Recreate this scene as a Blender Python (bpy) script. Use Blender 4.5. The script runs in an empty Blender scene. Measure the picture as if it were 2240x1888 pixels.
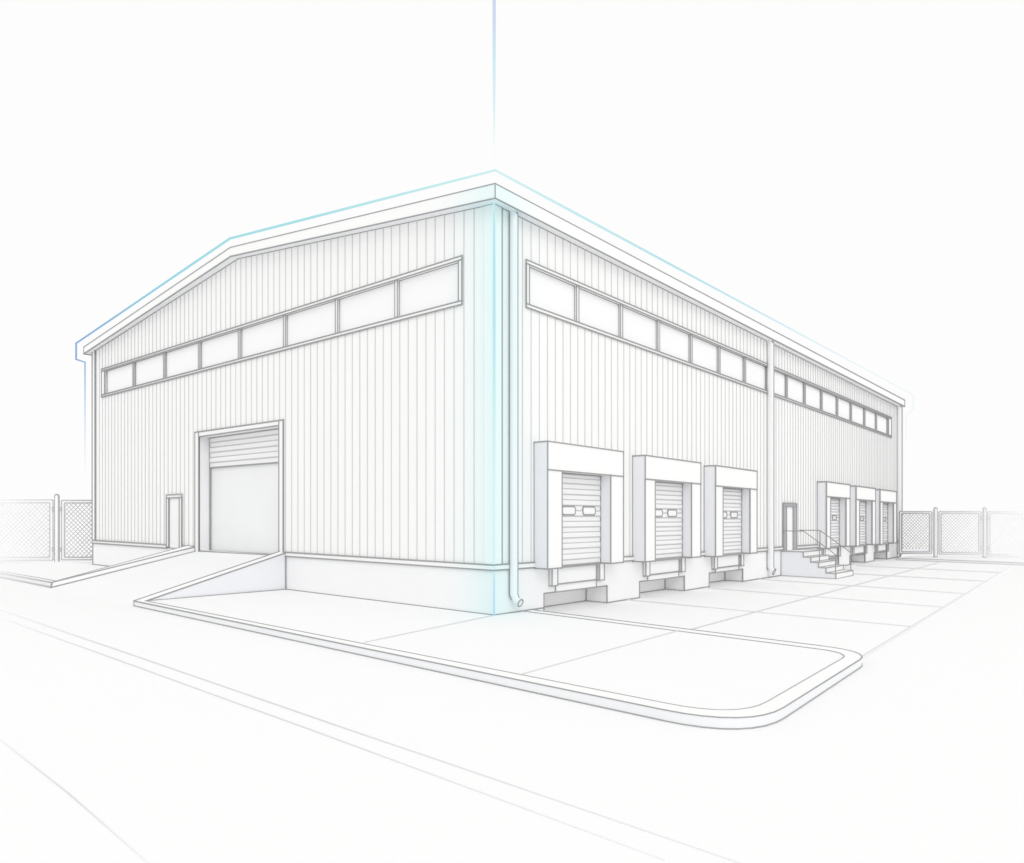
import bpy, math, random
from mathutils import Vector
random.seed(7)
scene = bpy.context.scene
COL = scene.collection
# ------------------------------------------------------------------ frame
# x runs along the loading-dock wall, y along the gable wall, origin at the near building corner
A = math.radians(40.5)
FW = Vector((math.cos(A), math.sin(A), 0)); RT = Vector((math.sin(A), -math.cos(A), 0))
CAM = -(17.72*FW - 0.4357*RT); CAM.z = 2.4
U, V, RY = 40.3, 25.4, 12.1          # dock wall length, gable width, ridge position

def gz(x, y, h=0.0):                 # the site falls 0.6 % towards the far end of the dock wall
    return h - .006*((Vector((x, y, 0)) - CAM).dot(RT) + .436)
def lerp(a, b, t): return a + (b - a)*t
def depth(p): return max(2.0, (Vector(p) - CAM).dot(FW))

# ------------------------------------------------------------------ materials
def glow_wash_group():  # cyan corner glow painted into the base colours, fading with distance
    g = bpy.data.node_groups.new('corner_glow_tint', 'ShaderNodeTree')
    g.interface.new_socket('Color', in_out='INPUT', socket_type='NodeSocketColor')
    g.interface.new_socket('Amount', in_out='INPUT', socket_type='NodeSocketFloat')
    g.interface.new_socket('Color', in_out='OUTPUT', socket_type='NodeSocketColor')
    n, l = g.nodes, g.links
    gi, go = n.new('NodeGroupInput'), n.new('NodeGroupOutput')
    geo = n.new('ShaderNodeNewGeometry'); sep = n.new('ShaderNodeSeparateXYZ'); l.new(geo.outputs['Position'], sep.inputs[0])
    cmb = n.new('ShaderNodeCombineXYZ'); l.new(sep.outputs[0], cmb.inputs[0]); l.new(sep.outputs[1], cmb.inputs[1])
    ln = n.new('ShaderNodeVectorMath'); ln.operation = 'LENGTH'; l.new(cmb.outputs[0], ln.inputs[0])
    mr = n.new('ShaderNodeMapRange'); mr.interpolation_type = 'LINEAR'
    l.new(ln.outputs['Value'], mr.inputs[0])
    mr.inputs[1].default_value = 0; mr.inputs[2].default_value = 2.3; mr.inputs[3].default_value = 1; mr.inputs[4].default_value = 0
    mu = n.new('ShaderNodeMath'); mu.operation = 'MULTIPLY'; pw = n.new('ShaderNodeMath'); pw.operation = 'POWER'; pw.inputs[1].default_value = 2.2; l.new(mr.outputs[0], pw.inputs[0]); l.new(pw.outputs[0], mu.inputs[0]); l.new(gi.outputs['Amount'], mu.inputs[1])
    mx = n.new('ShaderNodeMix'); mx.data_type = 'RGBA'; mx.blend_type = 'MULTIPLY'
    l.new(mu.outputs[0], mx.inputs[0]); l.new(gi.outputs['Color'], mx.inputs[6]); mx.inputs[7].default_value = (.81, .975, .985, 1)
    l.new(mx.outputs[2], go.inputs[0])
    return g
GLOW_WASH = glow_wash_group()

def mat(name, col, amount=1.0, noise=.012, rough=.9, attr=False):
    m = bpy.data.materials.new(name); m.use_nodes = True
    n, l = m.node_tree.nodes, m.node_tree.links
    b = n['Principled BSDF']; b.inputs['Roughness'].default_value = rough
    b.inputs['Specular IOR Level'].default_value = .0
    if attr:
        a = n.new('ShaderNodeAttribute'); a.attribute_name = 'ink'
        cr = n.new('ShaderNodeCombineColor'); 
        for i, k in enumerate((1.0, 1.0, 1.01)):
            mm = n.new('ShaderNodeMath'); mm.operation = 'MULTIPLY'; mm.inputs[1].default_value = k
            l.new(a.outputs['Fac'], mm.inputs[0]); l.new(mm.outputs[0], cr.inputs[i])
        src = cr.outputs[0]
    else:
        tc = n.new('ShaderNodeTexCoord'); nz = n.new('ShaderNodeTexNoise'); nz.inputs['Scale'].default_value = .8; nz.inputs['Detail'].default_value = 4
        l.new(tc.outputs['Object'], nz.inputs['Vector'])
        mr = n.new('ShaderNodeMapRange'); mr.inputs[3].default_value = 1 - noise; mr.inputs[4].default_value = 1 + noise
        l.new(nz.outputs[0], mr.inputs[0])
        hs = n.new('ShaderNodeHueSaturation'); hs.inputs['Color'].default_value = (*col, 1); l.new(mr.outputs[0], hs.inputs['Value'])
        src = hs.outputs[0]
    g = n.new('ShaderNodeGroup'); g.node_tree = GLOW_WASH; l.new(src, g.inputs['Color']); g.inputs['Amount'].default_value = amount
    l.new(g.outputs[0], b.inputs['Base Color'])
    return m

def glow_mat(name, strength=1.0):
    m = bpy.data.materials.new(name); m.use_nodes = True
    n, l = m.node_tree.nodes, m.node_tree.links
    n.remove(n['Principled BSDF'])
    a = n.new('ShaderNodeAttribute'); a.attribute_name = 'tint'
    e = n.new('ShaderNodeEmission'); e.inputs[1].default_value = strength
    l.new(a.outputs['Color'], e.inputs[0]); l.new(e.outputs[0], n['Material Output'].inputs['Surface'])
    return m

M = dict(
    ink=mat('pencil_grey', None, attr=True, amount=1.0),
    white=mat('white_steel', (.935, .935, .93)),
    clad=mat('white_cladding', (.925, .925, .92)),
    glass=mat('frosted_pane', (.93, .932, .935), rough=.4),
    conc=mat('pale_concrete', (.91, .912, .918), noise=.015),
    grey=mat('side_shade_trim_grey', (.865, .873, .90), noise=.02, amount=.6),  # shade of side faces put into the colour; also lip and fence band
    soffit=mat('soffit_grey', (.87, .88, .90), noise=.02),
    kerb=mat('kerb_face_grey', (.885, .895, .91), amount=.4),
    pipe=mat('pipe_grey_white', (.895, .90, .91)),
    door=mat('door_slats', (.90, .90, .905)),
    panel=mat('interior_shade_grey', (.87, .875, .882), noise=.03),  # shaded tone of door interior and reveals put into the colour
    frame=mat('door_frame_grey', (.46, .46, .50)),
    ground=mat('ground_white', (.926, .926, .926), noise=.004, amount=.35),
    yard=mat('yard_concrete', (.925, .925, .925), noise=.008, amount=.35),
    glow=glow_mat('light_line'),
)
MN = list(M)

# ------------------------------------------------------------------ mesh builder
class MB:
    def __init__(s): s.v = []; s.f = []; s.m = []; s.i = []; s.t = []
    def vert(s, p, ink=.27, tint=(1, 1, 1)):
        s.v.append(tuple(p)); s.i.append(ink); s.t.append(tint); return len(s.v) - 1
    def poly(s, pts, m):
        s.f.append([s.vert(p) for p in pts]); s.m.append(m)
    def tube(s, p, q, rp, rq, gp, gq, m='ink', n=5, tp=(1, 1, 1), tq=(1, 1, 1)):
        p, q = Vector(p), Vector(q); d = q - p
        if d.length < 1e-5: return
        d.normalize()
        a = d.orthogonal().normalized(); b = d.cross(a); r0 = random.random()*6.28
        p = p - d*rp*.8; q = q + d*rq*.8
        rp *= random.uniform(.97, 1.03); rq *= random.uniform(.97, 1.03)
        A0 = []; B0 = []
        for k in range(n):
            t = r0 + k*2*math.pi/n; o = a*math.cos(t) + b*math.sin(t)
            A0.append(s.vert(p + o*rp, gp, tp)); B0.append(s.vert(q + o*rq, gq, tq))
        for k in range(n):
            s.f.append([A0[k], A0[(k+1) % n], B0[(k+1) % n], B0[k]]); s.m.append(m)
        s.f.append(A0[::-1]); s.m.append(m); s.f.append(B0); s.m.append(m)
    def ink(s, p, q, g=.25, w=1.0, g2=None, seg=1):
        for k in range(seg):
            a = [lerp(p[i], q[i], k/seg) for i in range(3)]; b = [lerp(p[i], q[i], (k+1)/seg) for i in range(3)]
            ga = g if g2 is None else lerp(g, g2, k/seg); gb = g if g2 is None else lerp(g, g2, (k+1)/seg)
            s.tube(a, b, .00106*w*depth(a), .00106*w*depth(b), ga + .16*(1-ga), gb + .16*(1-gb))
    def path(s, pts, g=.25, w=1.0, closed=False):
        n = len(pts)
        for k in range(n if closed else n - 1): s.ink(pts[k], pts[(k+1) % n], g, w)
    def hexa(s, c, m, edges='all', g=.25, w=1.0, mats=None):
        # c: 8 corners; 0-3 bottom ring, 4-7 top ring
        F = [(3, 2, 1, 0), (4, 5, 6, 7), (0, 1, 5, 4), (1, 2, 6, 5), (2, 3, 7, 6), (3, 0, 4, 7)]
        for k, f in enumerate(F): s.poly([c[i] for i in f], (mats or {}).get(k, m))
        E = [(0, 1), (1, 2), (2, 3), (3, 0), (4, 5), (5, 6), (6, 7), (7, 4), (0, 4), (1, 5), (2, 6), (3, 7)]
        if edges == 'all': edges = range(12)
        for k in (edges or []): s.ink(c[E[k][0]], c[E[k][1]], g, w)
    def build(s, name, parent=None):
        me = bpy.data.meshes.new(name); me.from_pydata(s.v, [], s.f)
        used = [k for k in MN if k in set(s.m)]
        for k in used: me.materials.append(M[k])
        ix = {k: i for i, k in enumerate(used)}
        me.polygons.foreach_set('material_index', [ix[k] for k in s.m])
        if 'ink' in ix:
            at = me.attributes.new('ink', 'FLOAT', 'POINT'); at.data.foreach_set('value', s.i)
        if 'glow' in ix:
            at = me.attributes.new('tint', 'FLOAT_COLOR', 'POINT')
            at.data.foreach_set('color', [c for t in s.t for c in (*t, 1.0)])
        me.update()
        o = bpy.data.objects.new(name, me); COL.objects.link(o)
        if parent: o.parent = parent
        return o

def tag(o, label=None, cat=None, group=None, kind=None):
    if label: o['label'] = label
    if cat: o['category'] = cat
    if group: o['group'] = group
    if kind: o['kind'] = kind
    return o
def empty(name, label, cat, group=None):
    o = bpy.data.objects.new(name, None); o.empty_display_size = .2; COL.objects.link(o)
    return tag(o, label, cat, group)

def P(side, s, d, z): return (-d, s, z) if side == 'L' else (s, -d, z)
def pr(v): return v if isinstance(v, tuple) else (v, v)
def SB(mb, side, s0, s1, d0, d1, z0, z1, m, edges='all', g=.25, w=1.0, mats=None):
    """box on a wall: s along it, d outward (d0 back, d1 front), z may be a pair (at s0, at s1)"""
    a, b = pr(z0); c, e = pr(z1)
    pts = [P(side, s0, d0, a), P(side, s1, d0, b), P(side, s1, d1, b), P(side, s0, d1, a),
           P(side, s0, d0, c), P(side, s1, d0, e), P(side, s1, d1, e), P(side, s0, d1, c)]
    mb.hexa(pts, m, edges, g, w, mats)
FRONT = (2, 6, 10, 11)       # edges of the front face

# ------------------------------------------------------------------ heights
def topL(y):  return lerp(10.045, 11.51, y/RY) if y < RY else lerp(11.51, 10.17, (y-RY)/(V-RY))
def topR(x):  return 10.045 - .0075*x
def ledL(y):  return 1.225 + .003*y
def ledR(x):  return 1.23 - .0085*x
def lowL(y):  return ledL(y) - .13
def lowR(x):  return ledR(x) - .13
def dz(x):    return -.0095*x

WH = empty('warehouse', 'large white warehouse with ribbed cladding, gable roof and loading docks, the only building', 'warehouse')

# openings (s0, s1, bottom fn, top fn)
wl = (1.07, 24.28); wr = (1.20, 38.31)
fL0 = lambda y: lerp(7.79, 7.93, (y-wl[0])/(wl[1]-wl[0])); fL1 = lambda y: lerp(9.02, 9.21, (y-wl[0])/(wl[1]-wl[0]))
fR0 = lambda x: lerp(7.78, 7.53, (x-wr[0])/(wr[1]-wr[0])); fR1 = lambda x: lerp(9.00, 8.82, (x-wr[0])/(wr[1]-wr[0]))
BD = (9.35, 15.12, 1.0, 5.5)
holesL = [(wl[0]+.05, wl[1]-.05, lambda y: fL0(y)+.05, lambda y: fL1(y)-.05), (BD[0], BD[1], lambda y: 1.0, lambda y: 5.5)]
holesR = [(wr[0]+.05, wr[1]-.05, lambda x: fR0(x)+.05, lambda x: fR1(x)-.05)]

def wall(side, L, zb, zt, holes, breaks, ribs, skip):
    mb = MB()
    br = sorted(set([0, L] + breaks + [h[0] for h in holes] + [h[1] for h in holes]))
    def spans(s):
        hs = sorted([(h[2](s), h[3](s)) for h in holes if h[0] < s < h[1]])
        out = []; z = None
        lo = zb
        return hs
    for a, b in zip(br, br[1:]):
        mid = (a + b)/2
        hs = sorted([h for h in holes if h[0] < mid < h[1]], key=lambda h: h[2](mid))
        lo = zb
        for h in hs:
            mb.poly([P(side, a, 0, lo(a)), P(side, b, 0, lo(b)), P(side, b, 0, h[2](b)), P(side, a, 0, h[2](a))], 'clad')
            lo = h[3]
        mb.poly([P(side, a, 0, lo(a)), P(side, b, 0, lo(b)), P(side, b, 0, zt(b)), P(side, a, 0, zt(a))], 'clad')
    # raised ribs
    for s in ribs:
        hs = sorted([(h[2](s), h[3](s)) for h in skip if h[0] - .02 < s < h[1] + .02])
        z = zb(s)
        segs = []
        for a, b in hs:
            if a > z + .02: segs.append((z, a))
            z = max(z, b)
        segs.append((z, zt(s) - .01))
        for a, b in segs: mb.ink(P(side, s, 0, a), P(side, s, 0, b), .56, .85)
    return mb

ribsL = [.32 + .352*k for k in range(1, 71) if .32 + .352*k < V - .4]
ribsR = [1.08 - .345 + .347*k for k in range(0, 115) if .735 + .347*k < U - .6]
skipL = [(wl[0], wl[1], fL0, fL1), (9.23, 15.26, lambda s: .9, lambda s: 5.6), (16.3, 17.62, lambda s: .9, lambda s: 3.28)]
skipR = [(wr[0], wr[1], fR0, fR1), (19.22, 20.85, lambda s: .6, lambda s: 3.02)]
mb = wall('L', V, lambda y: lowL(y) + .02, topL, holesL, [RY], ribsL, skipL)
mb.ink((0, 0, topL(0)), (0, RY, topL(RY)), .25, 1); mb.ink((0, RY, topL(RY)), (0, V, topL(V)), .25, 1, seg=2)
mb.ink((0, V, .1), (0, V, topL(V)), .25, 1)
mb.build('wall', WH)
mb = wall('R', U, lambda x: lowR(x) + .02, topR, holesR, [], ribsR, skipR)
mb.ink((0, 0, topR(0)), (U, 0, topR(U)), .25, 1, seg=4)
mb.build('wall', WH)
mb = MB()   # rear and far gable walls
mb.poly([(U, V, -.4), (0, V, -.4), (0, V, 10.17), (U, V, 10.17)], 'clad')
mb.poly([(U, 0, -.5), (U, V, -.5), (U, V, 10.17), (U, RY, 11.5), (U, 0, topR(U))], 'clad')
mb.build('wall', WH)

# ------------------------------------------------------------------ foundation
docks = [1.55, 6.45, 11.42, 23.88, 28.90, 33.84]
mb = MB()
mb.poly([(-.0, 0, gz(0, 0, -.2)), (-.0, V, gz(0, V, -.2)), (0, V, lowL(V)), (0, 0, lowL(0))], 'conc')
mb.ink((0, 0, gz(0, 0)), (0, 9.1, gz(0, 9.1))); mb.ink((0, 16, gz(0, 16, .05)), (0, V, gz(0, V, .04)))
mb.build('foundation', WH)
mb = MB()
NT = lambda x: .385 - .0045*x           # notch ceiling height
cuts = [(u + .42, u + 3.46) for u in docks]
x = 0
for a, b in cuts + [(U, None)]:
    mb.poly([(x, 0, -.6), (a, 0, -.6), (a, 0, lowR(a)), (x, 0, lowR(x))], 'conc')
    mb.ink((x, 0, gz(x, 0, 0 if x == 0 else -.126) + .004), (a, 0, gz(a, 0, -.122 if x else 0.004)))
    if b is None: break
    mb.poly([(a, 0, NT(a)), (b, 0, NT(b)), (b, 0, lowR(b)), (a, 0, lowR(a))], 'conc')
    mb.poly([(a, 0, NT(a)), (b, 0, NT(b)), (b, .76, NT(b)), (a, .76, NT(a))], 'conc')       # underside
    mb.poly([(a, .76, -.6), (b, .76, -.6), (b, .76, NT(b)), (a, .76, NT(a))], 'conc')
    mb.poly([(a, 0, -.6), (a, .76, -.6), (a, .76, NT(a)), (a, 0, NT(a))], 'conc')
    mb.poly([(b, 0, -.6), (b, .76, -.6), (b, .76, NT(b)), (b, 0, NT(b))], 'conc')
    mb.ink((a, 0, NT(a)), (b, 0, NT(b)))
    mb.ink((a, 0, gz(a, 0, -.13)), (a, 0, NT(a))); mb.ink((b, 0, gz(b, 0, -.13)), (b, 0, NT(b)))
    mb.ink((a, .75, gz(a, .75, -.13)), (b, .75, gz(b, .75, -.13)))
    mb.ink((b, 0, gz(b, 0, -.13)), (b, .75, gz(b, .75, -.13))); mb.ink((b, .75, gz(b, .75, -.13)), (b, .75, NT(b)))
    x = b
mb.build('foundation', WH)
# flashing ledge between cladding and foundation
for a, b in ((-.035, 9.2), (15.3, 16.28), (17.64, V)):
    mb = MB()
    SB(mb, 'L', a, b, 0, .035, (lowL(a), lowL(b)), (ledL(a), ledL(b)), 'white', (2, 6))
    mb.build('flashing', WH)
e = [-.030] + [v for u in docks[:3] for v in (u, u + 3.7)] + [19.2, 20.87] + [v for u in docks[3:] for v in (u, u + 3.8)] + [U]
for a, b in zip(e[::2], e[1::2]):
    mb = MB()
    SB(mb, 'R', a, b, 0, .032, (lowR(a), lowR(b)), (ledR(a), ledR(b)), 'white', (2, 6))
    mb.build('flashing', WH)
# corner trims
mb = MB()
SB(mb, 'L', -.02, .32, 0, .022, ledL(0)+.004, (topL(0), topL(.32)), 'white', (9, 6), g=.38)
SB(mb, 'R', -.017, .27, 0, .02, ledR(0)+.004, topR(0), 'white', (10, 6))
mb.build('corner_trim', WH)
mb = MB()
SB(mb, 'L', V-.34, V, 0, .03, ledL(V)+.004, (topL(V-.34), topL(V)), 'white', (10, 11))
mb.build('corner_trim', WH)
# bright cyan line on the corner
mb = MB()
zs = [gz(0, 0), .8, 1.25, 3, 5, 7, 8.5, 9.6, 10.03]
cs = [(.42, .72, .84), (.50, .78, .88), (.66, .90, .93), (.70, .92, .94), (.62, .87, .90), (.50, .80, .85), (.46, .80, .85), (.50, .82, .86), (.58, .87, .9)]
ws = [.018, .018, .022, .028, .032, .034, .030, .026, .020]
for k in range(len(zs)-1):
    mb.tube((-.022, -.022, zs[k]), (-.022, -.022, zs[k+1]), ws[k], ws[k+1], 1, 1, 'glow', 8, cs[k], cs[k+1])
mb.build('corner_light', WH)

# ------------------------------------------------------------------ roof
o = .30
xe, ye = U + .36, V + .28
tp = lambda x: 10.35 - .0036*x
R0 = [(-o, -o, tp(0)), (xe, -o, tp(xe)), (xe, RY, 11.75), (-o, RY, 11.82), (xe, ye, 10.36), (-o, ye, 10.40)]
B0 = [(-o, -o, 10.0), (xe, -o, 9.78), (xe, RY, 11.45), (-o, RY, 11.50), (xe, ye, 10.06), (-o, ye, 10.08)]
mb = MB()
mb.poly([R0[0], R0[1], R0[2], R0[3]], 'white'); mb.poly([R0[3], R0[2], R0[4], R0[5]], 'white')
mb.ink(R0[3], R0[2], .5)
rf = mb.build('roof', WH)
mb = MB()
ring = [0, 1, 2, 4, 5, 3]
for k in range(6):
    i, j = ring[k], ring[(k+1) % 6]
    mb.poly([B0[i], B0[j], R0[j], R0[i]], 'white')
    mb.ink(R0[i], R0[j], .30, .85, seg=2); mb.ink(B0[i], B0[j], .24, 1, seg=2)
for k in (0, 1, 5): mb.ink(B0[k], R0[k], .3, .9)
mb.build('fascia', rf)
mb = MB()
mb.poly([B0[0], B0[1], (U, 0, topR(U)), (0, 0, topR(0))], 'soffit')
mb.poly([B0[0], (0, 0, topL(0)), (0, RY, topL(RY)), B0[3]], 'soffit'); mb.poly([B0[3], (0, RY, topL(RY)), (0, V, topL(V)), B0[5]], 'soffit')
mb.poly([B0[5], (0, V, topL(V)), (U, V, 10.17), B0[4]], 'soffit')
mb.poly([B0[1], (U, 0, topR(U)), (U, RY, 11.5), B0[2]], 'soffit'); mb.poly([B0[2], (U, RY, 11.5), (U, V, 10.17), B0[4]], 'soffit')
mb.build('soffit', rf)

# ------------------------------------------------------------------ window bands
def band(side, rng, f0, f1, edges):
    a, b = rng; n = len(edges) - 1; s_in0, s_in1 = edges[0], edges[-1]
    mb = MB()
    # four frame bars, mitred into each other: outer rect to inner rect
    SB(mb, side, a, b, -.075, .035, (f0(a), f0(b)), (f0(a)+.095, f0(b)+.095), 'white', (2, 6), mats={1: 'white'})
    SB(mb, side, a, b, -.075, .035, (f1(a)-.095, f1(b)-.095), (f1(a), f1(b)), 'white', (2, 6, 0))
    SB(mb, side, a, s_in0, -.075, .033, f0(a)+.095, f1(a)-.095, 'white', (10, 11))
    SB(mb, side, s_in1, b, -.075, .033, f0(b)+.095, f1(b)-.095, 'white', (10, 11, 8))
    mb.ink(P(side, a, .035, f0(a)), P(side, a, .035, f1(a))); mb.ink(P(side, b, .035, f0(b)), P(side, b, .035, f1(b)))
    wo = mb.build('window_band', WH)
    for k in range(1, n):
        m2 = MB(); s = edges[k]
        SB(m2, side, s-.055, s+.055, -.075, -.005, f0(s)+.09, f1(s)-.09, 'white', (10, 11, 8, 9), g=.3, w=.95)
        m2.build('mullion', wo)
    for k in range(n):
        m2 = MB(); s0, s1 = edges[k], edges[k+1]
        m2.poly([P(side, s0, -.075, f0(s0)+.05), P(side, s1, -.075, f0(s1)+.05), P(side, s1, -.075, f1(s1)-.05), P(side, s0, -.075, f1(s0)-.05)], 'glass')
        m2.build('pane', wo)
band('L', wl, fL0, fL1, [1.19, 3.65, 6.38, 9.2, 12.06, 15.0, 17.94, 20.88, 23.93])
band('R', wr, fR0, fR1, [1.32, 3.52, 5.83, 8.12, 10.44, 12.73, 15.12, 17.5, 19.78, 22.15, 24.63, 27.18, 29.66, 32.34, 34.88, 37.6])

# ------------------------------------------------------------------ big roller door on the gable wall
mb = MB()
SB(mb, 'L', 9.23, 9.47, -.02, .03, (1.20, 1.20), 5.57, 'white', (11, 10))
SB(mb, 'L', 14.97, 15.26, -.02, .03, 1.08, 5.62, 'white', (10, 11))
SB(mb, 'L', 9.47, 14.97, -.02, .028, (5.41, 5.43), (5.57, 5.615), 'white', (2, 6))
mb.ink((-.03, 9.23, 5.57), (-.03, 15.26, 5.62))
fr = mb.build('door_frame', WH)
mb = MB()      # jambs and lintel
mb.poly([(0, 14.97, 1.0), (.45, 14.97, 1.0), (.45, 14.97, 5.43), (0, 14.97, 5.43)], 'panel')
mb.poly([(0, 9.47, 1.0), (.45, 9.47, 1.0), (.45, 9.47, 5.41), (0, 9.47, 5.41)], 'panel')
mb.poly([(0, 9.47, 5.41), (.45, 9.47, 5.41), (.45, 14.97, 5.43), (0, 14.97, 5.43)], 'panel')
mb.poly([(-.02, 9.3, 1.11), (.45, 9.3, 1.11), (.45, 15.1, 1.09), (-.02, 15.1, 1.09)], 'conc')
mb.ink((.40, 14.96, 1.1), (.40, 14.96, 5.4)); mb.ink((.38, 9.47, 5.39), (.38, 14.97, 5.41), .3)
mb.build('jamb', fr)
mb = MB()
n = 6
for k in range(n):
    z0, z1 = 4.28 + k*.19, 4.28 + (k+1)*.19
    SB(mb, 'L', 9.47, 14.97, -.44, -.40 + (.012 if k % 2 else 0), (z0-.03, z0), (z1-.03, z1), 'door', (2,), g=(.24 if k == 0 else .5), w=(1 if k == 0 else .9))
mb.build('roller_door', WH)
mb = MB()
SB(mb, 'L', 9.47, 14.97, -.50, -.46, 1.05, 5.45, 'panel', ())  # sheet added in place of the open interior, for its pale tone
mb.ink((.40, 9.47, 1.12), (.40, 14.97, 1.10), .33)
mb.build('interior_backing', WH)

# ------------------------------------------------------------------ personnel doors
mb = MB()
SB(mb, 'L', 16.3, 16.5, 0, .05, 1.2, 3.16, 'white', FRONT, g=.22); SB(mb, 'L', 17.42, 17.62, 0, .05, 1.2, 3.16, 'white', FRONT, g=.22)
SB(mb, 'L', 16.3, 17.62, 0, .052, 3.16, 3.28, 'white', FRONT, g=.3)
d = mb.build('personnel_door', WH)
mb = MB(); SB(mb, 'L', 16.5, 17.42, .002, .02, 1.2, 3.16, 'door', ()); mb.build('door_leaf', d)
mb = MB()
SB(mb, 'R', 19.22, 19.56, 0, .06, .90, 2.88, 'frame', FRONT, g=.3); SB(mb, 'R', 20.46, 20.85, 0, .06, .90, 2.88, 'frame', FRONT, g=.3)
SB(mb, 'R', 19.22, 20.85, 0, .062, 2.88, 3.02, 'frame', FRONT, g=.3)
d = mb.build('personnel_door', WH)
mb = MB(); SB(mb, 'R', 19.56, 20.46, .002, .02, .86, 2.88, 'white', (2,)); mb.build('door_leaf', d)

# ------------------------------------------------------------------ loading docks (parts of the building)
D = .455
for i, u in enumerate(docks):
    W = 3.64 if i == 0 else 3.78 if i < 3 else 3.88
    s = dz(u); il, ir = .62, W - .68
    zt, zh, zb = 4.36 + s, 3.63 + s, 1.08 + s
    t = -.006*W
    mb = MB()
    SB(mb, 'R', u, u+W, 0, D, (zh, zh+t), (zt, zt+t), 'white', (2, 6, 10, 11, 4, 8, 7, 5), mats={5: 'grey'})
    sh = mb.build('dock_shelter', WH)
    for a, b in ((0, il), (ir, W)):
        mb = MB()
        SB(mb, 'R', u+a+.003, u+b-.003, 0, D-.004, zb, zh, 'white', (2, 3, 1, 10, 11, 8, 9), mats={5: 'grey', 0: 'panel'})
        mb.build('side_pillar', sh)
    # roller door with slats
    mb = MB(); dd = .10; nz = 17; h = (zh - .0 - (zb + .02))/nz
    for k in range(nz):
        z0 = zb + .02 + k*h
        SB(mb, 'R', u+il-.05, u+ir+.0, 0.0, dd + (.010 if k % 2 else 0), z0, z0+h, 'door', (2,) if k else (), g=.48, w=.8)
    mb.ink(P('R', u+ir-.004, dd, zb), P('R', u+ir-.004, dd, zh), .2, 1.1)
    mb.ink(P('R', u+il, dd+.03, zh-.02), P('R', u+ir, dd+.03, zh-.02), .22, 1.5)
    do = mb.build('dock_door', WH)
    for a, b in ((1.08, 1.68), (2.05, 2.66)):
        mb = MB(); z0, z1 = 2.48 + s, 2.70 + s; c = .05; f = dd + .02
        loop = [(a+c, z0), (b-c, z0), (b, z0+c), (b, z1-c), (b-c, z1), (a+c, z1), (a, z1-c), (a, z0+c)]
        pts = [P('R', u+p, f, z) for p, z in loop]
        mb.poly(pts, 'glass')
        for k in range(8):
            p, q = pts[k], pts[(k+1) % 8]
            mb.poly([p, q, (q[0], -dd, q[2]), (p[0], -dd, p[2])], 'white')
        mb.path(pts, .27, .9, True)
        mb.build('door_window', do)
    # leveller plate, its lower skirt, bumpers
    mb = MB()
    SB(mb, 'R', u+.89, u+W-.80, 0, .035, .60+s, zb-.03, 'conc', (2, 10, 11, 3))
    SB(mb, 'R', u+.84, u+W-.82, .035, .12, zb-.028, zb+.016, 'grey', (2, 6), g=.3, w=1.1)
    lv = mb.build('dock_leveler', WH)
    mb = MB(); SB(mb, 'R', u+.92, u+W-.77, 0, .012, NT(u)+.008, .594+s, 'conc', (10, 11), w=.9); mb.build('skirt_plate', lv)
    for a in (.64, W-.73):
        mb = MB()
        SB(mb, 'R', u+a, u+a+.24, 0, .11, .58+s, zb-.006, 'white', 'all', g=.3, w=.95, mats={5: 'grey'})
        mb.build('dock_bumper', WH)

# ------------------------------------------------------------------ drainpipes
def pipe(x, r, zt, zb, d, elbow):
    mb = MB(); n = 12; y = -d
    def ringp(c, rr, ax=None):
        c = Vector(c); ax = Vector(ax or (0, 0, 1)).normalized()
        a = Vector((1, 0, 0)) - ax*ax.x
        a = a.normalized() if a.length > .1 else Vector((0, 1, 0)); b = ax.cross(a)
        return [c + a*rr*math.cos(k*2*math.pi/n) + b*rr*math.sin(k*2*math.pi/n) for k in range(n)]
    ex = elbow
    secs = [((x, 0.0, zt+.05), (0, -1, .3)), ((x, y*.55, zt+.03), (0, -1, -.5)), ((x, y, zt-r*1.2), (0, 0, -1)), ((x, y, zb+.35), (0, 0, -1)), ((x, y, zb+.22), (0, 0, -1)),
            ((x+ex[0]*.05, y+ex[1]*.05, zb+.09), (ex[0], ex[1], -1)), ((x+ex[0]*.17, y+ex[1]*.17, zb), (RT.x*.75 - FW.x*.55, RT.y*.75 - FW.y*.55, -.35))]
    rs = [ringp(c, r, a) for c, a in secs]
    for A1, B1 in zip(rs, rs[1:]):
        for k in range(n): mb.poly([A1[k], A1[(k+1) % n], B1[(k+1) % n], B1[k]], 'pipe')
    # seams along the two sides seen from the yard, and the open mouth
    sl = Vector((x, y, 0)) - Vector((CAM.x, CAM.y, 0)); side = Vector((sl.y, -sl.x, 0)).normalized()
    for sg in (-1, 1):
        pts = []
        for (c, a), rr in zip(secs[2:-1], rs[2:-1]):
            pts.append(Vector(c) + side*sg*r*1.03)
        mb.path(pts, .25, 1.0)
    mb.path(rs[-1], .25, .9, True)
    mb.poly([Vector(secs[-1][0]) + (q - Vector(secs[-1][0]))*.98 for q in rs[-1]], 'pipe')
    top = [Vector((x, y, zt-r*1.2)) + side*r*math.cos(t) + Vector((0, 0, r*1.2*math.sin(t))) for t in [math.pi*k/8 for k in range(9)]]
    mb.path(top, .25, .9)
    return mb.build('drainpipe', WH)
pipe(.61, .095, 10.05, .25, .11, (.75, -.65))
pipe(17.45, .125, 9.90, .06, .14, (.75, -.65))
pipe(39.98, .13, 9.72, -.10, .15, (1.0, -.2))

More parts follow.
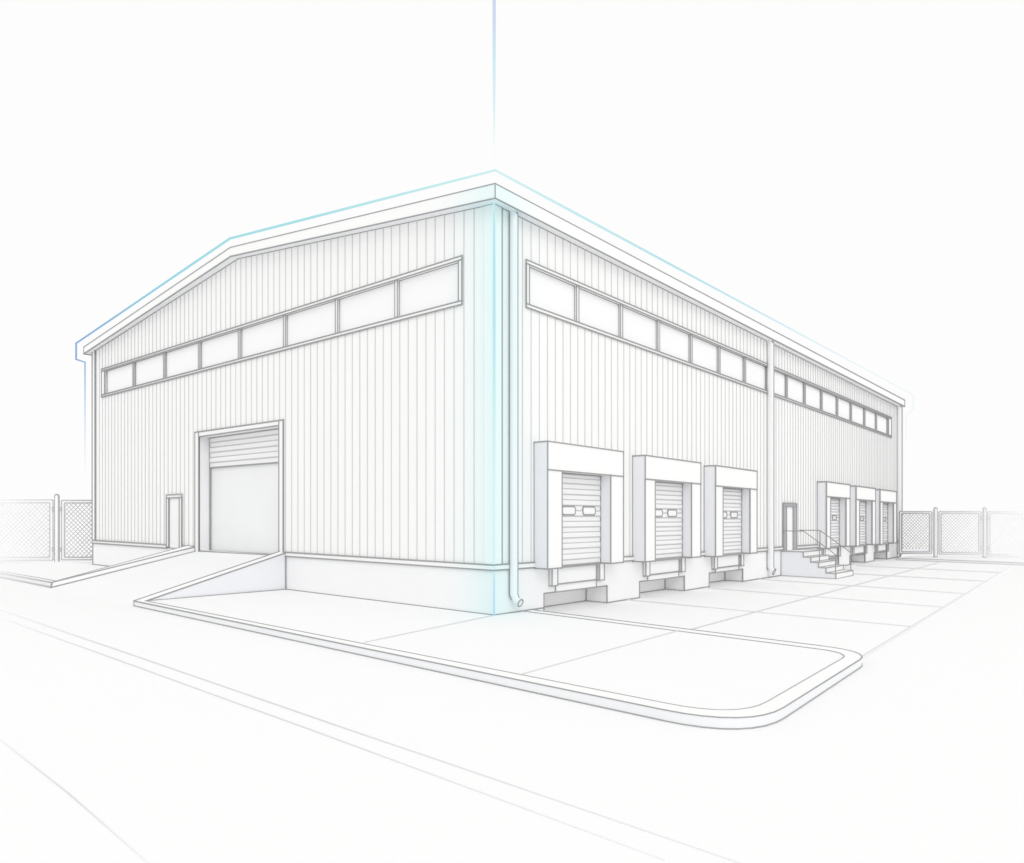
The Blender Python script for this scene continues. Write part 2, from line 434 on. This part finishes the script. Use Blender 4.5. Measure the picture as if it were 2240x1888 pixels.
# ------------------------------------------------------------------ ramp
RA = empty('ramp', 'white concrete vehicle ramp with low side parapets rising to the open roller door', 'ramp')
mb = MB()
c = [(-4.55, 9.0, gz(-4.6, 9, -.1385)), (0, 9.3, 1.125), (0, 15.2, 1.095), (-4.5, 16.45, gz(-4.5, 16.4, -.1385))]
mb.hexa([(p[0], p[1], -.5) for p in c] + c, 'conc', ())
mb.ink(c[1], c[2])
mb.build('ramp_surface', RA)
mb = MB()
a0, a1 = (-4.66, 9.30, gz(-4.66, 9.3)), (-4.45, 9.05, gz(-4.45, 9.05)); b0, b1 = (-.004, 9.42, 1.275), (-.004, 9.10, 1.235)
lo = lambda p: (p[0], p[1], -.4)
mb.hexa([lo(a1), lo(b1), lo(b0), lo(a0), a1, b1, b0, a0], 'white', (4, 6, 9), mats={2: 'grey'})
mb.ink((-.02, 9.09, gz(0, 9.1)), (-.02, 9.09, 1.22)); mb.ink((-4.45, 9.05, gz(-4.45, 9.05)), (-.01, 9.07, gz(0, 9.07)))
mb.build('parapet', RA)
mb = MB()
q0, q1 = (-4.42, 16.62, gz(-4.4, 16.6, .035)), (-4.15, 17.05, gz(-4.3, 17, .04)); r0, r1 = (-.004, 15.28, 1.26), (-.004, 15.80, 1.31)
q2 = (-4.5, 16.45, gz(-4.5, 16.4, -.12))
mb.hexa([q2, (0, 15.2, 1.0), lo(r1), lo(q1), q0, r0, r1, q1], 'white', (4, 6), mats={2: 'conc'})
mb.ink(q2, (-.004, 15.2, 1.10)); mb.ink(q0, q2)
mb.build('parapet', RA)

# ------------------------------------------------------------------ pavements, kerbs
def rounded(pts, radii, n=8):
    out = []; m = len(pts)
    for i in range(m):
        p = Vector(pts[i]); a = Vector(pts[i-1]); b = Vector(pts[(i+1) % m]); r = radii[i]
        if r <= 0: out.append(p); continue
        d1 = (a-p).normalized()*r; d2 = (b-p).normalized()*r
        for k in range(n+1):
            t = k/n; out.append((p+d1)*(1-t)**2 + p*2*t*(1-t) + (p+d2)*t*t)
    return out
def sheet(mb, pts2, h, m): mb.poly([(p[0], p[1], gz(p[0], p[1], h)) for p in pts2], m)
outer = [(-4.66, 9.28), (-4.92, -2.1), (-5.06, -8.50), (1.0, -8.28), (1.17, -5.4), (1.42, -.04), (-.0, -.0), (0, 9.05)]
oo = rounded([(-4.66, 9.28), (-5.07, -8.52), (.98, -8.27), (1.42, -.04)], [0, 1.15, .9, 0])
ii = rounded([(-4.45, 9.04), (-4.76, -8.24), (.62, -8.02), (1.06, -.04)], [0, .95, .6, 0])
isl = MB()
sheet(isl, ii + [Vector((0, 0)), Vector((0, 9.04))], -.003, 'yard')
isl.ink((-4.5, -.75, gz(-4.5, -.7)), (-.1, -.03, gz(0, 0)), .62, 1.2); isl.ink((-4.62, -4.75, gz(-4.6, -4.8)), (.85, -4.50, gz(.6, -4.6)), .64, 1.2)
tag(isl.build('pavement'), 'pale concrete island inside the rounded kerb beside the corner', kind='structure')
kb = MB()
n = len(oo)
for k in range(n-1):
    a, b, c2, d2 = oo[k], oo[k+1], ii[k+1], ii[k]
    g0 = lambda p, h=0: (p[0], p[1], gz(p[0], p[1], h))
    kb.poly([g0(a), g0(b), g0(c2), g0(d2)], 'white')
    kb.poly([g0(a, -.2), g0(b, -.2), g0(b), g0(a)], 'kerb')
    kb.ink(g0(a), g0(b), .27, .95); kb.ink(g0(d2), g0(c2), .3, .9); kb.ink(g0(a, -.135), g0(b, -.135), .3, .9)
a = oo[0]; kb.ink((a[0], a[1], gz(a[0], a[1], -.13)), (a[0], a[1], gz(a[0], a[1])), .3)
a = oo[0]; b = ii[0]; kb.poly([(a[0], a[1], gz(*a, -.2)), (b[0], b[1]+.3, gz(*b, -.2)), (b[0], b[1]+.3, gz(*b)), (a[0], a[1], gz(*a))], 'kerb')
tag(kb.build('kerb'), 'grey edged kerb with rounded corners running round the island', kind='structure')
# left pavement with its kerb
mb = MB()
sheet(mb, [(-4.15, 17.05), (0, 15.9), (0, 29), (-4.15, 29)], .035, 'ground')
mb.poly([(-4.42, 16.64, gz(-4.4, 16.6, .035)), (-4.42, 29, gz(-4.4, 29, .035)), (-4.15, 29, gz(-4.1, 29, .035)), (-4.15, 17.05, gz(-4.1, 17, .035))], 'white')
mb.poly([(-4.42, 16.64, gz(-4.4, 16.6, -.2)), (-4.42, 29, gz(-4.4, 29, -.2)), (-4.42, 29, gz(-4.4, 29, .035)), (-4.42, 16.64, gz(-4.4, 16.6, .035))], 'white')
for xx, h, ys in ((-4.42, .035, 16.62), (-4.15, .038, 17.05), (-4.45, -.128, 16.45)):
    mb.ink((xx, ys, gz(xx, ys, h)), (xx, 24.5, gz(xx, 24.5, h)), .36, 1.0, g2=.84, seg=4)
tag(mb.build('pavement'), 'white pavement strip left of the ramp leading to the fence', kind='structure')
# far kerb and raised verge beyond the docks
mb = MB()
sheet(mb, [(36.9, -.66), (36.45, -9.5), (36, -30), (90, -30), (90, -.66)], -.02, 'ground')
for (xa, ya), (xb, yb), h, g, g2 in (((36.9, -.66), (36.4, -9.6), -.02, .42, .72), ((36.75, -.66), (36.2, -9.6), -.135, .38, .62)):
    mb.ink((xa, ya, gz(xa, ya, h)), (xb, yb, gz(xb, yb, h)), g, .9, g2=g2, seg=3)
mb.poly([(36.75, -.66, gz(36.7, -.6, -.14)), (36.2, -9.6, gz(36.2, -9.6, -.14)), (36.4, -9.6, gz(36.4, -9.6, -.02)), (36.9, -.66, gz(36.9, -.66, -.02))], 'kerb')
tag(mb.build('pavement'), 'raised pavement at the far end of the yard by the fence', kind='structure')

# ------------------------------------------------------------------ ground, yard, road
g = MB()
k = 40; S = 1600
g.poly([(x, y, gz(x, y, -.145)) for x, y in ((-S, -S), (S, -S), (S, S), (-S, S))], 'ground')
tag(g.build('ground'), 'blank white ground reaching to the horizon', kind='structure')
y_ = MB()
sheet(y_, [(1.2, -.0), (1.2, -8.1), (36.3, -6.75), (36.8, .0)], -.1395, 'ground')
for a, b in cuts: sheet(y_, [(a, 0), (b, 0), (b, .8), (a, .8)], -.137, 'yard')
def yl(a, b, g=.66, g2=None, w=1.25): y_.ink((a[0], a[1], gz(a[0], a[1], -.133)), (b[0], b[1], gz(b[0], b[1], -.133)), g, w, g2=g2, seg=3)
yl((1.30, -4.24), (35.9, -3.22), .60, .66); yl((1.15, -8.05), (35.6, -6.78), .66, .84, .85)
for xs, ys, xe2, ye2 in ((6.1, -.05, 5.95, -7.87), (11.4, -.1, 10.8, -7.70), (16.4, -.1, 15.7, -7.53), (22.5, -2.1, 22.1, -7.30), (28.6, -.6, 28.4, -7.05)):
    yl((xs, ys), (xe2, ye2), .66, .74)
tag(y_.build('yard'), 'pale concrete yard in front of the docks with faint slab joints', kind='structure')
r_ = MB()
sheet(r_, [(-60, -80), (-5.3, -80), (-5.3, 90), (-60, 90)], -.141, 'ground')
def rl(a, b, g, g2, w=1.15, seg=4): r_.ink((a[0], a[1], gz(a[0], a[1], -.137)), (b[0], b[1], gz(b[0], b[1], -.137)), g, w, g2=g2, seg=seg)
rl((-7.35, 12.5), (-7.62, 3.5), .90, .66); rl((-7.62, 3.5), (-7.88, -4.4), .66, .64); rl((-7.88, -4.4), (-8.06, -10.6), .64, .84)
rl((-7.80, 10.5), (-8.03, 1.56), .90, .66); rl((-8.03, 1.56), (-8.2, -4.6), .66, .66); rl((-8.2, -4.6), (-8.36, -9.2), .66, .84)
rl((-10.70, -1.3), (-10.79, -4.5), .90, .66, .9); rl((-10.79, -4.5), (-10.9, -6.6), .66, .88, .9)
tag(r_.build('road'), 'blank white road in front with faint paired lines', kind='structure')

# ------------------------------------------------------------------ dock stairs
ST = empty('dock_stairs', 'pale concrete stairs with thin handrails beside the second drainpipe', 'stairs')
x0, x1 = 19.02, 21.45
zl = .885
vs = [-.98, -1.30, -1.62, -1.93, -2.33]     # nosings from the landing down
zs = [.885, .665, .45, .235, .015]; base = gz(19.1, -2.3, -.14)
for k in range(5):
    mb = MB(); f = -vs[k]; b = 0.002 if k == 0 else -vs[k-1]
    zt = zs[k]
    c = [(x0, -b, base-.1), (x1, -b, base-.1), (x1, -f, base-.1), (x0, -f, base-.1), (x0, -b, zt+.0), (x1, -b, zt-.012), (x1, -f, zt-.012), (x0, -f, zt)]
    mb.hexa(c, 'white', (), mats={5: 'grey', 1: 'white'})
    mb.ink(c[7], c[6], .3, .9); mb.ink(c[7], c[4], .33, .9); mb.ink(c[6], c[5], .33, .8)
    zn = zs[k+1] if k < 4 else base
    mb.ink((x0, -f, zt), (x0, -f, zn), .3, .9); mb.ink((x1, -f, zt), (x1, -f, zn), .3, .9)
    mb.ink((x0, -f, zn), (x1, -f, zn), .3, .9)
    if k == 0: mb.ink((x0, 0, base), (x0, 0, zt))
    if k == 4: mb.ink((x0, 0, gz(x0, 0, -.135)), (x0, -f, base)); 
    mb.build('landing' if k == 0 else 'step', ST)
def rail(x, posts, cat):
    mb = MB()
    zr = zl + .90
    pts = [(x, -.05, zr), (x, -.95, zr), (x, -2.28, zr - .98)]
    def bar(p, q, r=.021): mb.tube(p, q, r, r, .34, .34, 'ink', 8)
    bar(pts[0], pts[1]); bar(pts[1], pts[2]); bar(pts[2], (x, -2.28, .02))
    bar((x, -1.62, zr-.495), (x, -1.62, .45)) if posts else None
    bar((x, -.95, zr), (x, -.95, zl)) if not posts else None
    mb.build('handrail', ST)
rail(19.14, True, 0); rail(21.34, False, 0)

# ------------------------------------------------------------------ fences
FD = FW
def fp(px, py, Y):       # a point of a fence drawn across the view at distance Y: px, py as angles of sight
    return CAM + Y*(FW + RT*((px-1120)/1587.6) + Vector((0, 0, -(py-1131)/1587.6)))
def fence_panel(Y, l, r, top, bot, bw, label, cell, gfun, wire, open_l=False, open_r=False, fill=None):
    """l, r, top, bot in sight units; gfun(px) the grey of its lines"""
    E_ = empty('chain_link_fence', label, 'fence', 'chain link fence panels')
    back = FW*.03
    mb = MB(); rc = 2.0
    def ringpts(l, r, t, b):
        return [(l+rc, t), (r-rc, t), (r, t+rc), (r, b-rc), (r-rc, b), (l+rc, b), (l, b-rc), (l, t+rc)]
    op = ringpts(l, r, top, bot); ip = ringpts(l+bw, r-bw, top+bw*.85, bot-bw*.85)
    for k in range(8):
        a, b, c, d = op[k], op[(k+1) % 8], ip[(k+1) % 8], ip[k]
        f = [fp(*q, Y) for q in (a, b, c, d)]
        mb.poly(f, 'white'); mb.poly([v + back for v in f], 'white')
        mb.poly([f[0], f[1], f[1]+back, f[0]+back], 'white'); mb.poly([f[3], f[2], f[2]+back, f[3]+back], 'white')
        m = 4
        for j in range(m):
            for s, e in ((a, b), (d, c)):
                p = [lerp(s[i], e[i], j/m) for i in (0, 1)]; q = [lerp(s[i], e[i], (j+1)/m) for i in (0, 1)]
                P0, Q0 = fp(*p, Y), fp(*q, Y)
                mb.tube(P0, Q0, .00085*Y, .00085*Y, gfun(p[0]), gfun(q[0]))
    mb.build('frame', E_)
    mb = MB(); L, R_, T, B = l+bw, r-bw, top+bw*.85, bot-bw*.85
    off = FW*.012
    if fill:
        f = [fp(*q, Y)+FW*.02 for q in ((L, B-7.5), (R_, B-7.5), (R_, B), (L, B))]
        mb.poly(f, 'grey'); B -= 7.5
    for sg in (1, -1):
        k = -int((B-T)/cell) - 2
        while True:
            xs = L + k*cell*1.0
            if xs > R_ + (B-T) + cell: break
            # line x = xs + sg*(y-T)  (sg=1), x = xs - (y-T) (sg=-1)
            if sg == 1: y0 = max(T, T + (L-xs)); y1 = min(B, T + (R_-xs))
            else: y0 = max(T, T + (xs-R_)); y1 = min(B, T + (xs-L))
            if y1 - y0 > .5:
                pa = (xs + sg*(y0-T), y0); pb = (xs + sg*(y1-T), y1)
                A1 = fp(*pa, Y)+off*(1 if sg > 0 else 1.6); B1 = fp(*pb, Y)+off*(1 if sg > 0 else 1.6)
                mb.tube(A1, B1, .00048*Y*wire, .00048*Y*wire, min(.9, gfun(pa[0])+.10), min(.9, gfun(pb[0])+.10), n=4)
            k += 1
    mb.build('chain_link', E_)
def fence_post(Y, l, r, top, bot, gv, label, c=(), fill='white'):
    E_ = empty('fence_post', label, 'post', 'fence posts')
    mb = MB(); n = 12; rad = (r-l)/2/1587.6*Y; cx = (l+r)/2
    T, B = fp(cx, top, Y), fp(cx, bot, Y)
    prof = [(B.z - T.z, 1), (-rad*1.1, 1), (-rad*.5, .8), (-rad*.1, .4)]
    rings = [[T + Vector((0, 0, dz_)) + RT*rad*f*math.cos(t) + FW*rad*f*math.sin(t) for t in [2*math.pi*j/n for j in range(n)]] for dz_, f in prof]
    for a, b in zip(rings, rings[1:]):
        for j in range(n): mb.poly([a[j], a[(j+1) % n], b[(j+1) % n], b[j]], fill)
    mb.poly(rings[-1], fill)
    for sg in (-1, 1):
        pts = [T + Vector((0, 0, dz_)) + RT*rad*f*sg for dz_, f in prof] + [T]
        for a, b in zip(pts, pts[1:]): mb.tube(a-FW*rad*.3, b-FW*rad*.3, .0012*Y, .0012*Y, gv, gv)
    mb.tube(B-RT*rad, B+RT*rad, .0011*Y, .0011*Y, gv, gv)
    mb.build('pole', E_)
    for (cl, cr, cy) in c:
        mb = MB()
        f = [fp(cl, cy-3, Y), fp(cr, cy-3, Y), fp(cr, cy+3, Y), fp(cl, cy+3, Y)]
        mb.hexa([f[3]+FW*.02, f[2]+FW*.02, f[2]-FW*.03, f[3]-FW*.03, f[0]+FW*.02, f[1]+FW*.02, f[1]-FW*.03, f[0]-FW*.03], 'white', ())
        for j in range(4): mb.tube(f[j]-FW*.03, f[(j+1) % 4]-FW*.03, .0008*Y, .0008*Y, gv+.05, gv+.05)
        mb.build('clamp', E_)
gl = lambda px: min(.92, max(.36, lerp(.90, .40, (px+10)/215)))
gr = lambda px: min(.92, max(.36, lerp(.40, .91, (px-1966)/265)))
YL, YR = 37.7, 46.4
fence_panel(YL, -75, 116, 1093.5, 1225.5, 7, 'pale chain link fence panel left of the round capped post, at the picture edge', 9.6, gl, 1.0)
fence_panel(YL, 134.5, 232, 1094.5, 1224.5, 6.5, 'short chain link fence panel between the left post and the warehouse gable', 9.6, gl, 1.15)
fence_post(YL, 121, 129.5, 1082, 1232.5, .45, 'white round capped fence post left of the warehouse, between two fence panels', ((116, 120, 1114), (130.5, 134.5, 1114), (116, 120, 1202), (130.5, 134.5, 1202)))
fence_panel(YR, 1967.5, 2038.5, 1119, 1211, 4.5, 'chain link fence panel touching the far end of the dock wall, darkest of the fence', 7.2, gr, 1.0, fill=True)
fence_post(YR, 2043, 2049, 1111, 1217.5, .55, 'grey fence post nearest the warehouse on the dock side', ((2038.5, 2042, 1133), (2050, 2054, 1133), (2038.5, 2042, 1196), (2050, 2054, 1196)), fill='kerb')
fence_panel(YR, 2054, 2146, 1119, 1212.5, 4.5, 'faint chain link fence panel between the two posts on the dock side', 7.2, gr, .9)
fence_post(YR, 2150.8, 2156, 1111.5, 1218.5, .66, 'very pale fence post farthest from the warehouse on the dock side', ((2146, 2150, 1133), (2157, 2161, 1133), (2146, 2150, 1199), (2157, 2161, 1199)))
fence_panel(YR, 2161, 2300, 1119, 1216, 4.5, 'faintest chain link fence panel, beyond the palest post at the right', 7.2, gr, .8)

# ------------------------------------------------------------------ light lines
mb = MB()
def glow(pts, cols, rads):
    for k in range(len(pts)-1): mb.tube(pts[k], pts[k+1], rads[k], rads[k+1], 1, 1, 'glow', 8, cols[k], cols[k+1])
W_ = (.975, .98, .98)
glow([(-.35, 25.39, 4.2), (-.35, 25.39, 6.6), (-.35, 25.39, 8.4), (-.35, 25.39, 9.64), (-.35, 26.51, 9.93), (-.35, 26.51, 10.70), (-.35, 21.5, 11.18), (-.35, 16.5, 11.67), (-.35, 12.05, 12.1),
      (-.35, 7, 11.50), (-.35, 3, 11.03), (-.35, -.35, 10.63)],
     [W_, (.68, .80, .92), (.46, .63, .84), (.34, .52, .77), (.27, .44, .72), (.27, .44, .72), (.29, .53, .72), (.32, .68, .80), (.38, .74, .79), (.41, .76, .81), (.52, .82, .85), (.62, .87, .87)],
     [.02, .030, .034, .036, .038, .038, .038, .040, .038, .036, .032, .026])
mb.build('outline_light')
tag(bpy.data.objects['outline_light'], 'thin blue to turquoise glowing line following the gable roof edge just above it', 'light line', 'glowing outline lines')
mb = MB()
glow([(-.35, -.35, 10.63), (3, -.35, 10.65), (8, -.35, 10.67), (14, -.35, 10.70), (22, -.35, 10.74), (32, -.35, 10.79), (42.4, -.35, 10.84), (43.05, -.35, 10.70), (42.86, -.35, 9.85), (40.85, -.35, 9.15), (40.85, -.35, 4.5)],
     [(.66, .89, .88), (.58, .84, .86), (.50, .78, .84), (.58, .81, .87), (.72, .88, .93), (.84, .92, .95), (.83, .92, .95), (.80, .90, .95), (.82, .91, .95), (.84, .93, .95), W_],
     [.026, .034, .036, .034, .03, .03, .035, .035, .035, .035, .03])
tag(mb.build('outline_light'), 'thin pale cyan glowing line running above the long dock side roof edge', 'light line', 'glowing outline lines')
mb = MB()
Yb = 17.3
pts = [fp(1081, y, Yb) for y in (358, 310, 230, 130, 40, -80)]
glow(pts, [W_, (.88, .95, .95), (.72, .89, .91), (.62, .82, .90), (.60, .72, .88), (.60, .68, .90)], [.010, .020, .030, .036, .040, .042])
tag(mb.build('light_beam'), 'upright pale blue light beam standing above the near roof corner', 'light beam')

# ------------------------------------------------------------------ camera, light, world
cd = bpy.data.cameras.new('camera'); co = bpy.data.objects.new('camera', cd); COL.objects.link(co)
co.location = CAM; co.rotation_euler = (math.radians(90), 0, A - math.radians(90))
cd.sensor_width = 36; cd.sensor_fit = 'HORIZONTAL'; cd.lens = 1587.6/2240*36; cd.shift_y = (1131-944)/2240
cd.clip_end = 6000; cd.clip_start = .1
scene.camera = co
ld = bpy.data.lights.new('sun', 'SUN'); ld.energy = .5; ld.angle = math.radians(40); ld.color = (1, .985, .96)
lo_ = bpy.data.objects.new('sun', ld); COL.objects.link(lo_)
el = math.radians(38); sd = -(FW*math.cos(el)) + Vector((0, 0, math.sin(el))) + RT*.25
lo_.rotation_euler = sd.to_track_quat('Z', 'Y').to_euler()
w = bpy.data.worlds.new('World'); scene.world = w; w.use_nodes = True
bg = w.node_tree.nodes['Background']; bg.inputs[0].default_value = (.984, .984, .982, 1); bg.inputs[1].default_value = 1.0
scene.view_settings.view_transform = 'Standard'; scene.view_settings.look = 'None'
scene.view_settings.exposure = 0; scene.view_settings.gamma = 1
scene.cycles.max_bounces = 10; scene.cycles.diffuse_bounces = 8
